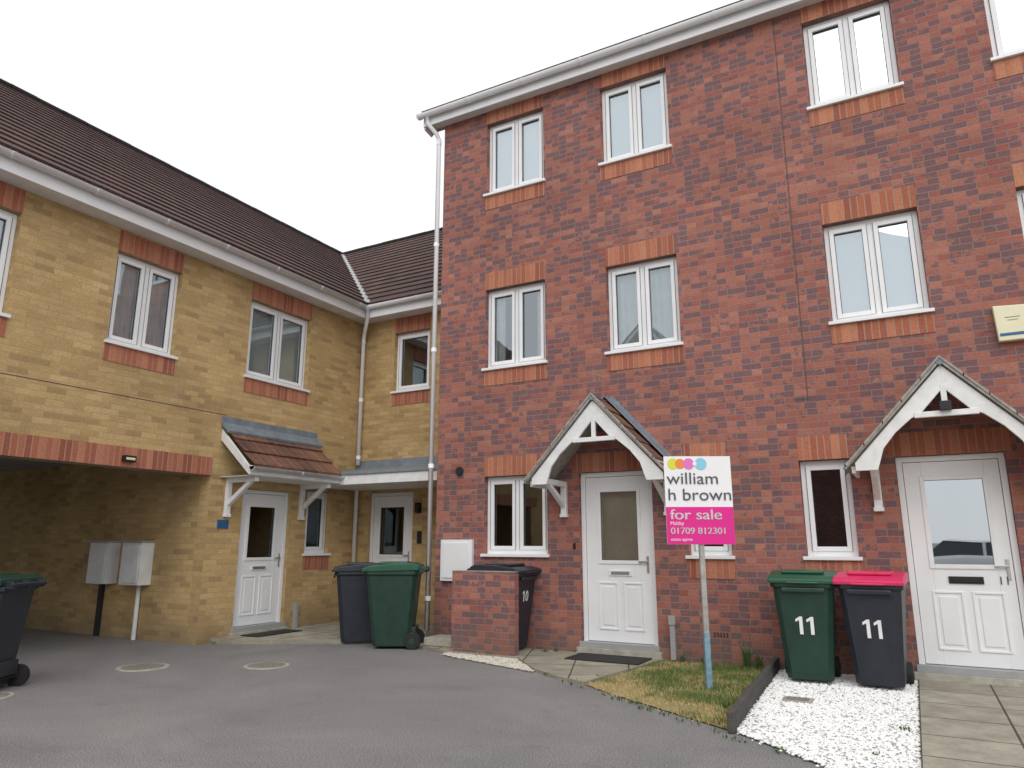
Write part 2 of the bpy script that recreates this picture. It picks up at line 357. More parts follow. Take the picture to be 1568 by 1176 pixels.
def door(h,F,l,r,b,t,kind='dark',glass='glassd',hinge='l',letter='white',gl0=.25,gl1=.79,gz=1.12):
    fr=part(h,'door_frames',M['white'],.004); e=.003; w=.06
    fr.box(F,l+e,l+w,.06,.14,b,t-e); fr.box(F,r-w,r-e,.06,.14,b,t-e); fr.box(F,l+w,r-w,.06,.14,t-w,t-e)
    sl=part(h,'door_leaf',M['white'],.004); L,R,B,T=l+w+.005,r-w-.005,b+.05,t-w-.005
    W=r-l; g0,g1=l+W*gl0,l+W*gl1; gb,gt=b+gz-.12,T-.17
    sl.box(F,L,g0,.075,.12,B,T); sl.box(F,g1,R,.075,.12,B,T); sl.box(F,g0,g1,.075,.12,gt,T); sl.box(F,g0,g1,.075,.12,B,gb)
    m=.022
    for bx in ((g0-m,g0+m,gb-m,gt+m),(g1-m,g1+m,gb-m,gt+m)): sl.box(F,bx[0],bx[1],.062,.08,bx[2],bx[3])
    sl.box(F,g0+m,g1-m,.062,.08,gt-m,gt+m); sl.box(F,g0+m,g1-m,.062,.08,gb-m,gb+m)
    part(h,'door_glass_'+glass,M[glass]).quad(F,[(g0+m,.1,gb+m),(g1-m,.1,gb+m),(g1-m,.1,gt-m),(g0+m,.1,gt-m)])
    mid=(g0+g1)/2
    for p,q in ((g0-.03,mid-.035),(mid+.035,g1+.03)):
        z0,z1=B+.14,gb-.24
        for bx in ((p,p+.022,z0,z1),(q-.022,q,z0,z1),(p+.022,q-.022,z1-.022,z1),(p+.022,q-.022,z0,z0+.022)): sl.box(F,bx[0],bx[1],.064,.076,bx[2],bx[3])
        sl.box(F,p+.055,q-.055,.066,.076,z0+.055,z1-.055)
    lb=part(h,'letterbox_'+letter,M[letter],.003); lz=gb-.13
    lb.box(F,mid-.15,mid+.15,.060,.076,lz-.035,lz+.035)
    part(h,'letter_flap_'+letter,M['metal' if letter=='white' else 'dark'],.002).box(F,mid-.12,mid+.12,.054,.062,lz-.020,lz+.020)
    hx=(r-w-.05) if hinge=='l' else (l+w+.05); hd=part(h,'door_handles',M['metal'],.003); hz=b+.98
    hd.box(F,hx-.014,hx+.014,.062,.076,hz-.1,hz+.1); s=-1 if hinge=='l' else 1
    a0,a1=sorted((hx,hx+s*.11)); hd.box(F,a0,a1,.035,.05,hz+.02,hz+.04); hd.box(F,hx-.01,hx+.01,.04,.062,hz+.02,hz+.04)
    part(h,'door_thresholds',M['grey'],.003).box(F,l-.02,r+.02,-.03,.14,b-.02,b+.045)
    part(h,'door_steps',M['concrete'],.006).box(F,l-.05,r+.05,-.06,.06,0,b-.02)
    room(h,F,l,r,b,t,kind)
def tiles(mb,e0,e1,r0,r1,rows,step=.022,uax=0):
    e0,e1,r0,r1=map(Vector,(e0,e1,r0,r1)); n=(e1-e0).cross(r0-e0).normalized()
    if n.z<0: n=-n
    for i in range(rows):
        t0,t1=i/rows,min(1,(i+1.12)/rows)
        A,B=e0.lerp(r0,t0),e1.lerp(r1,t0); C,D=e1.lerp(r1,t1),e0.lerp(r0,t1)
        A2,B2=A+n*step,B+n*step
        u=lambda p:p[uax]
        mb.face([A2,B2,C,D],[(u(A),i+.05),(u(B),i+.05),(u(C),i+.95),(u(D),i+.95)])
        mb.face([A-n*.01,B-n*.01,B2,A2],[(u(A),i+.5),(u(B),i+.5),(u(B),i+.5),(u(A),i+.5)])
def gutter(h,p0,p1,r=.058):
    g=part(h,'gutters',M['white'])
    p0,p1=Vector(p0),Vector(p1); g.tube([p0,p1],r,12,True,True); g.tube([p0,p1],r*.86,12,False,True)
    d=(p1-p0); L=d.length; d.normalize(); k=max(1,int(L/.95))
    for i in range(k+1):
        c=p0+d*(L*i/k*.98+.02); g.tube([c-d*.02,c+d*.02],r+.008,10,True,True)
def canopy_gable(h,F,ac):
    wb=part(h,'canopy_bargeboards',M['whitewood'],.004)
    ft=[(0,3.06),(-.84,2.14),(-.84,2.06),(-.64,2.06),(-.57,2.27),(-.45,2.42),(-.3,2.55),(-.21,2.595),(0,2.83)]
    wb.prism(F,[(ac+p[0],p[1]) for p in ft],-.66,-.625); wb.prism(F,[(ac-p[0],p[1]) for p in reversed(ft)],-.66,-.625)
    wb.box(F,ac-.27,ac+.27,-.668,-.62,2.55,2.605); wb.box(F,ac-.025,ac+.025,-.664,-.622,2.60,2.86)
    tl=part(h,'canopy_tiles',M['tile2'])
    for s in (-1,1):
        e0=F(ac+s*.92,-.70,2.10); e1=F(ac+s*.92,0,2.10); r0=F(ac,-.70,3.12); r1=F(ac,0,3.12)
        tiles(tl,e0,e1,r0,r1,5,.02,uax=1)
        part(h,'canopy_roof_boards',M['wood']).prism(F,[(ac+s*.93,2.075),(ac+s*.93,2.10),(ac,3.115),(ac,3.08)],-.695,-.005)
        vg=part(h,'canopy_verges',M['verge'])
        for i in range(5):
            t0,t1=i/5+.01,(i+1)/5
            p=lambda t,o:(ac+s*.93*(1-t),2.09+1.03*t+o)
            vg.prism(F,[p(t0,0),p(t1,0),p(t1,.026),p(t0,.036)],-.708,-.69)
        ld=part(h,'lead_flashings',M['lead'],.002)
        ld.prism(F,[(ac+s*.98,2.07),(ac,3.15),(ac,3.235),(ac+s*.98,2.155)],-.016,.0)
        ld.prism(F,[(ac+s*.97,2.115),(ac,3.17),(ac,3.185),(ac+s*.985,2.13)],-.26,-.002)
        br=part(h,'canopy_brackets',M['whitewood'],.004); x=ac+s*.69
        br.box(F,x-.04,x+.04,-.055,0,1.72,2.14); br.box(F,x-.05,x+.05,-.066,0,1.68,1.722)
        br.box(F,x-.035,x+.035,-.625,-.056,2.07,2.14)
        br.prism(F,[(-.06,1.80),(-.06,1.88),(-.44,2.07),(-.53,2.07)],x-.03,x+.03,'cz')
        wb.box(F,ac+s*.86-.02,ac+s*.86+.02,-.62,0,2.04,2.11)
    part(h,'canopy_ridge',M['lead']).tube([F(ac,-.70,3.09),F(ac,0,3.09)],.04,8)
# ---------------------------------------------------------------- RED TERRACE
FR=lambda a,c,z:(a,8.6+c,z)
FY=lambda a,c,z:(-8.67-c,a,z)
FC=lambda a,c,z:(a,9.95+c,z)
FP=lambda a,c,z:(a,6.86+c,z)
red=empty('red_brick_terrace_house'); yel=empty('yellow_brick_house')
ops=[]; wins=[]
def W(l,r,b,t,*a,**k): ops.append((l,r,b,t)); wins.append((l,r,b,t,a,k))
k3=dict(glass='glassup'); 
W(-5.18,-4.20,6.54,7.77,kind='blind',**k3); W(-3.29,-2.31,6.54,7.77,kind='blind',**k3); W(-.55,.43,6.54,7.77,kind='half',**k3); W(1.34,2.32,6.54,7.77,kind='curt',**k3)
W(-5.18,-4.20,3.79,5.02,kind='open'); W(-3.28,-2.30,3.79,5.02,kind='curt',glass='glass'); W(-.55,.43,3.79,5.02,kind='blind',glass='glassup'); W(1.34,2.32,3.79,5.02,kind='mid')
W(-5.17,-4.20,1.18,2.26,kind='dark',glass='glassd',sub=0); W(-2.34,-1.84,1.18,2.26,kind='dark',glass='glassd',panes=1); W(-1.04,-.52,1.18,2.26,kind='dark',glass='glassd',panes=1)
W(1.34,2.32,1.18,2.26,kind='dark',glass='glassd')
for x in (3.3,5.2): W(x,x+.98,6.54,7.77,kind='mid'); W(x,x+.98,3.79,5.02,kind='mid')
W(3.3,3.8,1.18,2.26,kind='dark',panes=1)
for l,r,b,t,a,k in wins:
    window(red,FR,l,r,b,t,lint=.27,**k)
doorops=[(-3.74,-2.76,.12,2.25),(-.08,.90,.12,2.25)]
WT=8.06
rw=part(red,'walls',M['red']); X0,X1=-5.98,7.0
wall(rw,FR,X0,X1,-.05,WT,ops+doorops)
door(red,FR,*doorops[0],kind='tan',glass='glass')
door(red,FR,*doorops[1],kind='mid',glass='glassup',letter='dark',gl0=.23,gl1=.80)
lintel(red,FR,-3.80,-2.70,2.25,2.50); lintel(red,FR,-.14,.96,2.25,2.50)
YB=17.2
rw.quad(ID,[(X0,8.6,-.05),(X0,YB,-.05),(X0,YB,WT),(X0,8.6,WT)]); rw.quad(ID,[(X1,8.6,-.05),(X1,YB,-.05),(X1,YB,WT),(X1,8.6,WT)])
rw.quad(ID,[(X0,YB,-.05),(X1,YB,-.05),(X1,YB,WT),(X0,YB,WT)])
RZ=11.2; YM=12.9
for x in (X0,X1): rw.face([(x,8.6,WT),(x,YB,WT),(x,YM,RZ)],[(8.6,WT),(YB,WT),(YM,RZ)])
rt=part(red,'roof',M['tile'])
tiles(rt,(X0-.30,8.36,8.19),(X1+.25,8.36,8.19),(X0-.30,YM,RZ+.25),(X1+.25,YM,RZ+.25),16)
tiles(rt,(X0-.30,YB+.3,8.19),(X1+.25,YB+.3,8.19),(X0-.30,YM,RZ+.25),(X1+.25,YM,RZ+.25),16)
part(red,'ridge_tiles',M['tile']).tube([(X0-.30,YM,RZ+.25),(X1+.25,YM,RZ+.25)],.11,10)
fs=part(red,'fascias',M['white'],.004)
fs.box(ID,X0-.30,X1+.26,8.42,8.442,7.965,8.165); sf=part(red,'soffits',M['grime'])
sf.box(ID,X0-.30,X1+.26,8.443,8.6,7.99,8.005)
gutter(red,(X0-.36,8.357,8.145),(X1+.28,8.357,8.145),.06)
fs.prism(ID,[(8.443,8.18),(8.443,7.93),(8.64,7.90),(8.72,8.02),(YM,RZ+.02),(YM,RZ+.22)],X0-.302,X0-.275,'cz')
sf.quad(ID,[(X0-.275,8.6,8.0),(X0,8.6,8.0),(X0,YM,RZ+.05),(X0-.275,YM,RZ+.05)])
jt=part(red,'movement_joint',M['joint']); jt.box(FR,-.886,-.874,-.003,.01,2.97,7.98); jt.box(FR,-1.03,-.875,-.0035,.01,2.957,2.967)
dp=part(red,'downpipe',M['white'])
dp.tube([(X0-.20,8.36,8.09),(X0-.19,8.38,7.98),(X0-.09,8.50,7.82),(X0-.06,8.53,7.72),(X0-.06,8.53,.18),(X0-.06,8.45,.1)],.036,12)
for z in (7.66,5.9,4.2,2.45,.6): dp.tube([(X0-.06,8.53,z-.03),(X0-.06,8.53,z+.03)],.041,12)
canopy_gable(red,FR,-3.25); canopy_gable(red,FR,.41)
part(red,'vents',M['rubber']).tube([FR(-5.58,0,2.36),FR(-5.58,-.03,2.36)],.06,16)
mt=part(red,'meter_cupboard',M['white'],.006)
mt.box(FR,-5.85,-5.33,-.06,-.001,.84,1.40); mt.box(FR,-5.81,-5.37,-.072,-.061,.88,1.36)
al=part(red,'alarm_box',M['cream'],.01); al.prism(FR,[(.985,3.36),(1.25,3.36),(1.25,3.72),(.97,3.74)],-.08,-.001)
part(red,'alarm_stripe',M['blue']).box(FR,1.0,1.24,-.083,-.078,3.41,3.44); part(red,'alarm_logo',M['sgrey']).box(FR,1.06,1.19,-.0825,-.08,3.60,3.605); part(red,'alarm_logo',M['sgrey']).box(FR,1.08,1.17,-.0825,-.08,3.57,3.574)
part(red,'porch_lamp',M['dark'],.004).box(FR,.36,.46,-.72,-.665,2.60,2.69)
pp=part(red,'service_pipe_covers',M['grey'],.004)
pp.box(FR,-2.60,-2.54,-.06,-.001,.03,.42); pp.box(FR,-2.61,-2.53,-.07,-.0,.42,.52)
text('11',.11,'sgrey',red,Matrix.Translation((.69,8.6+.071,.955))@Matrix.Rotation(math.radians(90),4,'X'),'door_number',.002)
part(red,'bell_push',M['dark'],.002).box(FR,-3.83,-3.80,-.02,0,1.28,1.35)
ab=part(red,'air_bricks',M['insided'])
for a in (-4.7,-2.1,-.7,1.2):
    for i in range(5): ab.box(FR,a+i*.035,a+i*.035+.018,-.004,0,.31,.36)
# ---------------------------------------------------------------- YELLOW HOUSE
yw=part(yel,'walls',M['yel'])
yo=[(2.66,3.95,3.83,5.09),(5.12,6.08,3.83,5.08),(7.31,8.60,3.83,5.09),(8.76,9.31,1.16,2.2),(-.6,.4,3.83,5.08)]
yd=(7.45,8.41,.12,2.15); cpo=(.6,6.86,-.05,2.30)
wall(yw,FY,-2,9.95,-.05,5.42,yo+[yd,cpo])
window(yel,FY,*yo[0],kind='blind',glass='glass'); window(yel,FY,*yo[1],kind='curt',glass='glass'); window(yel,FY,*yo[2],kind='blind',glass='glass')
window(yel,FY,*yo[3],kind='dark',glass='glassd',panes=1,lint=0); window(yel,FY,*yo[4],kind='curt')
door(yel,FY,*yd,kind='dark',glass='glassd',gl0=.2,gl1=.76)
lintel(yel,FY,.3,6.86,2.295,2.55,'carport_soldier_band')
part(yel,'cavity_tray_joint',M['joint']).box(FY,-2,7.04,-.003,.01,3.19,3.20)
ro=[(-7.92,-7.13,3.98,5.10)]; rd=(-8.36,-7.40,.14,2.22)
wall(yw,FC,-8.67,-5.98,-.05,5.42,ro+[rd])
window(yel,FC,*ro[0],kind='mid',glass='glass',panes=1)
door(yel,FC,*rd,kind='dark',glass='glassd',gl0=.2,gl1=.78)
BX=-18.0
yw.quad(ID,[(-8.67,-2,-.05),(BX,-2,-.05),(BX,-2,5.42),(-8.67,-2,5.42)])
yw.face([(-8.67,-2,5.42),(BX,-2,5.42),(-13.15,-2,9.0)],[(0,5.42),(9.3,5.42),(4.5,9.0)])
for y0,y1 in ((-2,.6),(6.86,19)): yw.quad(ID,[(BX,y0,-.05),(BX,y1,-.05),(BX,y1,5.42),(BX,y0,5.42)])
yw.quad(ID,[(BX,.6,2.3),(BX,6.86,2.3),(BX,6.86,5.42),(BX,.6,5.42)])
yw.quad(ID,[(BX,19,-.05),(-5.98,19,-.05),(-5.98,19,5.42),(BX,19,5.42)])
yw.quad(FP,[(BX,0,-.05),(-8.87,0,-.05),(-8.87,0,2.7),(BX,0,2.7)])
yw.quad(ID,[(BX,.6,-.05),(-8.87,.6,-.05),(-8.87,.6,2.7),(BX,.6,2.7)])
part(yel,'carport_ceiling',M['ceil']).box(ID,BX,-8.97,.602,6.858,2.62,2.66)
part(yel,'carport_beam',M['ceil']).box(ID,-8.97,-8.872,.602,6.858,2.302,2.66)
mx=part(yel,'meter_boxes',M['grime'],.006)
for a in (-11.02,-10.22):
    mx.box(FP,a,a+.46,-.20,-.001,.76,1.36); mx.box(FP,a+.03,a+.43,-.212,-.201,.79,1.33)
    part(yel,'meter_box_tops',M['grey'],.003).box(FP,a-.02,a+.48,-.23,0,1.362,1.385)
part(yel,'meter_conduits',M['grime']).tube([FP(-9.95,-.05,0),FP(-9.95,-.05,.76)],.03,10)
part(yel,'meter_conduit_dark',M['rubber']).box(FP,-10.90,-10.83,-.06,-.001,0,.76)
rf=part(yel,'roof',M['tile']); RZy=9.22; P=(-13.15,14.05,RZy); V=(-8.26,9.56,5.60)
tiles(rf,(-8.26,-2.2,5.60),V,(-13.15,-2.2,RZy),P,18,.028,uax=1)
tiles(rf,V,(-5.98,9.56,5.60),P,(-5.98,14.05,RZy),18,.028,uax=0)
rf.face([(-13.15,-2.2,RZy),P,(BX-.4,19,5.6),(BX-.4,-2.2,5.6)],[(0,0),(0,0),(0,0),(0,0)])
rf.face([P,(-5.98,14.05,RZy),(-5.98,19.2,5.6),(BX-.4,19,5.6)],[(0,0),(0,0),(0,0),(0,0)])
rg=part(yel,'ridge_tiles',M['tile'])
def ridge(p,q):
    p,q=Vector(p),Vector(q); L=(q-p).length; n=int(L/.45); d=(q-p)/n
    for i in range(n): rg.tube([p+d*i,p+d*(i+.97)],.092 if i%2 else .088,10)
ridge((-13.15,-2.2,RZy-.02),(P[0],P[1],RZy-.02)); ridge((P[0],P[1],RZy-.02),(-5.98,14.05,RZy-.02))
Vv,Pv=Vector(V),Vector(P); dd=Pv-Vv; sd=Vector((-dd.y,dd.x,0)).normalized()*.055; up=Vector((0,0,.045))
part(yel,'valley_lead',M['grey']).face([Vv-sd+up,Vv+sd+up,Pv+sd+up,Pv-sd+up],[(0,0)]*4)
fy=part(yel,'fascias',M['white'],.004)
fy.box(ID,-8.372,-8.35,-2.2,9.63,5.37,5.58); fy.box(ID,-8.35,-5.99,9.63,9.652,5.37,5.58)
sy=part(yel,'soffits',M['grime']); sy.box(ID,-8.67,-8.373,-2.2,9.95,5.385,5.40); sy.box(ID,-8.372,-5.99,9.653,9.95,5.386,5.40)
gutter(yel,(-8.285,-2.2,5.57),(-8.285,9.57,5.57)); gutter(yel,(-8.285,9.565,5.57),(-6.0,9.565,5.57))
yp=part(yel,'downpipe',M['white'])
yp.tube([(-8.27,9.58,5.52),(-8.29,9.60,5.36),(-8.52,9.80,5.16),(-8.57,9.85,5.05),(-8.57,9.85,2.72)],.036,12)
yp.tube([(-8.57,9.85,2.265),(-8.57,9.85,.1)],.036,12)
for z in (5.0,3.9,2.85): yp.tube([(-8.57,9.85,z-.03),(-8.57,9.85,z+.03)],.041,12)
ct=part(yel,'canopy_tiles',M['tile2'])
tiles(ct,FY(7.0,-.68,2.42),FY(8.80,-.68,2.42),FY(7.0,0,3.02),FY(8.80,0,3.02),3,.03,uax=1)
cb=part(yel,'canopy_boards',M['whitewood'],.004)
cb.box(FY,6.97,8.83,-.66,-.63,2.29,2.42)
for a in (6.975,8.80): cb.prism(FY,[(-.63,2.29),(-.63,2.41),(0,2.98),(0,2.82)],a,a+.03,'cz')
cb.box(FY,7.005,8.80,-.63,0,2.28,2.289)
gutter(yel,(-8.67+.71,6.95,2.40),(-8.67+.71,8.86,2.40),.05)
lf=part(yel,'lead_flashings',M['lead'],.003)
lf.prism(FY,[(-.16,2.91),(0,3.05),(0,3.17),(-.02,3.17),(-.02,3.075),(-.17,2.945)],6.95,8.88,'cz')
ybk=part(yel,'canopy_brackets',M['whitewood'],.004)
for x in (7.16,8.62):
    ybk.box(FY,x-.04,x+.04,-.055,0,1.76,2.28); ybk.box(FY,x-.05,x+.05,-.066,0,1.72,1.762)
    ybk.box(FY,x-.035,x+.035,-.60,-.056,2.21,2.279); ybk.prism(FY,[(-.06,1.88),(-.06,1.96),(-.42,2.21),(-.52,2.21)],x-.03,x+.03,'cz')
cb.box(ID,-8.03,-5.99,8.80,8.83,2.27,2.42); cb.box(ID,-8.669,-5.99,8.84,9.949,2.27,2.285)
lf.prism(ID,[(8.78,2.42),(8.78,2.45),(9.93,2.66),(9.949,2.80),(9.949,2.60)],-8.66,-5.985,'cz')
part(yel,'carport_lamp',M['dark'],.004).box(FY,5.50,5.66,-.07,-.007,2.36,2.44); part(yel,'carport_lamp_lens',M['cream']).box(FY,5.52,5.64,-.075,-.071,2.385,2.415)
part(yel,'house_name_plate',M['blue'],.003).box(FY,7.03,7.22,-.015,-.001,1.56,1.68)
part(yel,'wall_lamp',M['dark'],.004).box(FC,-7.30,-7.22,-.09,-.001,1.85,2.02); part(yel,'intercom',M['dark'],.003).box(FC,-7.28,-7.2,-.03,-.001,1.35,1.55)
part(yel,'service_pipe_covers',M['grey'],.004).box(FY,8.60,8.66,-.06,-.001,.03,.45)
# ---------------------------------------------------------------- houses opposite (seen mirrored in the glass)
opp=empty('opposite_brick_house')
OX=-1.2
FO=lambda a,c,z:(a,-17-c,z)
oo=[]
for a in range(-22,-4,4):
    for z in (3.7,6.4): oo.append((a+.8,a+2.0,z,z+1.2))
wall(part(opp,'walls',M['red']),FO,-22,OX,-.05,8.1,oo)
for o in oo: window(opp,FO,*o,kind='dark',glass='glassd',sub=0)
ow=part(opp,'walls',M['red'])
for x in (-22,OX): ow.quad(ID,[(x,-17,-.05),(x,-25,-.05),(x,-25,8.1),(x,-17,8.1)]); ow.face([(x,-17,8.1),(x,-25,8.1),(x,-21,11.2)],[(0,0),(8,0),(4,3)])
ow.quad(ID,[(-22,-25,-.05),(OX,-25,-.05),(OX,-25,8.1),(-22,-25,8.1)])
ot=part(opp,'roof',M['tile']); tiles(ot,(-22.2,-16.7,8.1),(OX+.2,-16.7,8.1),(-22.2,-21,11.4),(OX+.2,-21,11.4),12)
ot.face([(-22.2,-21,11.4),(OX+.2,-21,11.4),(OX+.2,-25.3,8.1),(-22.2,-25.3,8.1)],[(0,0)]*4)
og=part(opp,'gable',M['red']); og.prism(ID,[(-13.8,8.6),(-8.2,8.6),(-11,12.2)],-16.2,-21)
og.box(ID,-13.8,-8.2,-16.99,-16.2,-.05,8.6)
for s in (-1,1):
    part(opp,'gable_barge',M['white']).prism(ID,[(-11,12.4),(-11,12.15),(-11+s*3.1,8.2),(-11+s*3.1,8.45)],-16.19,-16.1)
    part(opp,'gable_roof',M['tile']).prism(ID,[(-11,12.5),(-11,12.4),(-11+s*3.2,8.35),(-11+s*3.2,8.45)],-16.05,-21)
for (h,name),(mb,mat,bev) in PARTS.items():
    mb.obj(name,mat,h,bev)
# parked car behind the photographer (only seen reflected in the door glass)
car=empty('parked_car',(2.2,-7.5,0),math.radians(8))
m=MB()
def cr(x,w,z0,z1,ch=.10): return [(x,-w+ch,z0),(x,-w,z0+ch),(x,-w,z1-ch),(x,-w+ch,z1),(x,w-ch,z1),(x,w,z1-ch),(x,w,z0+ch),(x,w-ch,z0)]
m.loft(ID,[cr(-2.1,.70,.35,.75),cr(-2.0,.84,.25,.92),(cr(-1.0,.88,.22,.98)),cr(.9,.88,.22,.96),cr(1.8,.84,.24,.84),cr(2.1,.70,.32,.66)],True,True); m.obj('body',M['carw'],car,.02)
m=MB(); m.loft(ID,[[(-1.9,-.72,.9),(1.15,-.74,.9),(1.15,.74,.9),(-1.9,.72,.9)],[(-1.35,-.56,1.42),(.25,-.58,1.42),(.25,.58,1.42),(-1.35,.56,1.42)]]); m.obj('windows',M['carg'],car,.05)
m=MB(); m.loft(ID,[[(-1.38,-.585,1.41),(.28,-.60,1.41),(.28,.60,1.41),(-1.38,.585,1.41)],[(-1.2,-.50,1.47),(.1,-.52,1.47),(.1,.52,1.47),(-1.2,.50,1.47)]])
for s in (-1,1): m.loft(ID,[[(-.42,s*.735,.9),(-.34,s*.735,.9),(-.34,s*.715,.9),(-.42,s*.715,.9)],[(-.42,s*.60,1.42),(-.34,s*.60,1.42),(-.34,s*.58,1.42),(-.42,s*.58,1.42)]])
m.obj('roof',M['carw'],car)
m=MB()
for x in (-1.3,1.3):
    for s in (-1,1): m.tube([(x,s*.70,.31),(x,s*.895,.31)],.31,24)
m.obj('tyres',M['rubber'],car,.02)
m=MB()
for x in (-1.3,1.3):
    for s in (-1,1): m.tube([(x,s*.89,.31),(x,s*.902,.31)],.20,16)
m.obj('wheel_trims',M['metal'],car)
# ---------------------------------------------------------------- ground
def sheet(name,poly,z,mat,uvrot=0,thick=0,org=(0,0)):
    mb=MB(); c,s=math.cos(uvrot),math.sin(uvrot)
    uv=[((p[0]-org[0])*c+(p[1]-org[1])*s,-(p[0]-org[0])*s+(p[1]-org[1])*c) for p in poly]
    mb.face([(p[0],p[1],z) for p in poly],uv)
    if thick:
        n=len(poly)
        for i in range(n):
            p,q=poly[i],poly[(i+1)%n]; mb.face([(p[0],p[1],z-thick),(q[0],q[1],z-thick),(q[0],q[1],z),(p[0],p[1],z)],[(0.1,.1),(.3,.1),(.3,.15),(.1,.15)])
    return mb.obj(name,mat)
g=MB(); g.face([(-600,-600,0),(600,-600,0),(600,600,0),(-600,600,0)],[(0,0)]*4); g.obj('ground',M['asphalt'])
sheet('entrance_path',[(-8.67,7.10),(-8.30,7.18),(-7.05,7.92),(-6.35,8.45),(-5.99,8.45),(-5.99,9.95),(-8.67,9.95)],.06,M['slab'],0,.07)
sheet('front_path',[(-5.97,8.58),(-5.97,8.15),(-5.3,7.88),(-4.25,7.86),(-3.72,7.26),(-3.32,6.98),(-2.95,6.82),(-2.68,8.58)],.035,M['slab'],.35,.04)
sheet('door_path',[(-.10,8.58),(-.10,3.9),(.4,3.5),(1.10,3.2),(1.10,8.58)],.035,M['slab'],0,.04,org=(-.10,8.58))
ge=[(-5.28,7.93),(-5.22,7.72),(-4.4,7.44),(-3.70,7.20),(-3.9,7.45),(-4.27,7.84)]
sheet('beige_gravel_strip',ge,.008,M['bgrav'])
gr=[(-2.66,8.58),(-2.93,6.82),(-2.55,6.52),(-2.2,6.30),(-1.7,5.97),(-1.34,5.74),(-1.47,8.58)]
sheet('grass_verge',gr,.012,M['turf'])
wg=[(-1.40,8.58),(-1.27,5.70),(-.63,5.14),(-.11,4.68),(-.11,8.58)]
sheet('white_gravel_bed',wg,.012,M['wgrav'])
sheet('garden_verge',[(1.11,8.58),(1.11,3.2),(6.9,.8),(6.9,8.58)],.012,M['turf'])
def inside(p,poly):
    r=False; n=len(poly)
    for i in range(n):
        (x1,y1),(x2,y2)=poly[i],poly[(i+1)%n]
        if (y1>p[1])!=(y2>p[1]) and p[0]<(x2-x1)*(p[1]-y1)/(y2-y1)+x1: r=not r
    return r
def scatter(poly,n,grow=0):
    xs=[p[0] for p in poly]; ys=[p[1] for p in poly]; out=[]
    while len(out)<n:
        p=(random.uniform(min(xs)-grow,max(xs)+grow),random.uniform(min(ys)-grow,max(ys)+grow))
        if inside(p,poly) or (grow and inside((p[0]+random.uniform(-grow,grow),p[1]+random.uniform(-grow,grow)),poly)): out.append(p)
    return out
def stones(name,poly,n,mat,s0,s1,grow=.03):
    mb=MB()
    for (x,y) in scatter(poly,n,grow):
        s=random.uniform(s0,s1); z=.012+s*.3; a=random.random()*6.28; ca,sa=math.cos(a),math.sin(a)
        pts=[(1.2,0,0),(0,.9,.1),(-1.1,0,-.05),(0,-.9,0),(.1,.1,.7),(0,0,-.7)]
        i=len(mb.v)
        for p in pts:
            j=[random.uniform(.75,1.2)*c*s for c in p]; mb.v.append((x+j[0]*ca-j[1]*sa,y+j[0]*sa+j[1]*ca,z+j[2]))
        for f in ((0,1,4),(1,2,4),(2,3,4),(3,0,4),(1,0,5),(2,1,5),(3,2,5),(0,3,5)):
            mb.f.append(tuple(i+k for k in f)); mb.uv.append([(0,0)]*3); mb.sm.append(False)
    mb.obj(name,mat)
stones('white_gravel',wg,11000,M['wstone'],.009,.017,.05)
stones('beige_gravel',ge,2600,M['bstone'],.007,.013,.05)
def grass(name,poly,n,hi=.05):
    mb=MB(); mi=[]
    for (x,y) in scatter(poly,n,.06):
        v=mn.noise(Vector((x*2.3,y*2.3,3.1)))+.5*mn.noise(Vector((x*6,y*6,1)))
        edge=max(-.45,min(.3,(x+2.1)*.5+(y-7.0)*.28))
        pr=.30+v*.8+edge
        if random.random()>.80+v*.8+edge*.5: continue
        green=random.random()<pr
        hgt=random.uniform(.4,1)*hi*(1.2 if green else .6)
        a=random.random()*6.28; w=.004; lx,ly=random.uniform(-.7,.7)*hgt,random.uniform(-.7,.7)*hgt
        dx,dy=math.cos(a)*w,math.sin(a)*w
        mb.face([(x-dx,y-dy,.01),(x+dx,y+dy,.01),(x+lx,y+ly,.01+hgt)],[(0,0)]*3); mi.append(0 if green else 1)
    mb.obj(name,[M['bladeg'],M['bladey']],midx=mi)
grass('grass',gr,26000,.05)
grass('grass',[(1.11,8.58),(1.11,3.2),(3,2.4),(3,8.58)],8000,.05)
te=MB(); 
for (p,q) in (((-1.30,5.66),(-1.37,7.1)),((-1.37,7.11),(-1.43,8.56))):
    d=Vector((q[0]-p[0],q[1]-p[1],0)); n_=Vector((-d.y,d.x,0)).normalized()*.025
    b=[Vector((p[0],p[1],0))-n_,Vector((q[0],q[1],0))-n_,Vector((q[0],q[1],0))+n_,Vector((p[0],p[1],0))+n_]
    te.loft(ID,[[tuple(v) for v in b],[(v.x,v.y,.15) for v in b]])
te.obj('timber_edging',M['woodd'],bevel=.006)
wd=MB()
def plant(x,y,n,h,z=.01):
    for i in range(n):
        a=random.random()*6.28; l=random.uniform(.4,1)*h; r=random.uniform(.02,.10)*h*8
        bx,by=x+random.uniform(-.03,.03),y+random.uniform(-.03,.03)
        tx,ty=bx+math.cos(a)*r*.5,by+math.sin(a)*r*.5; s=.010
        px,py=-math.sin(a)*s,math.cos(a)*s; mx_,my_,mz=(bx+tx)/2,(by+ty)/2,z+l*.7
        wd.face([(bx,by,z),(mx_+px,my_+py,mz),(tx,ty,z+l),(mx_-px,my_-py,mz)],[(0,0)]*4)
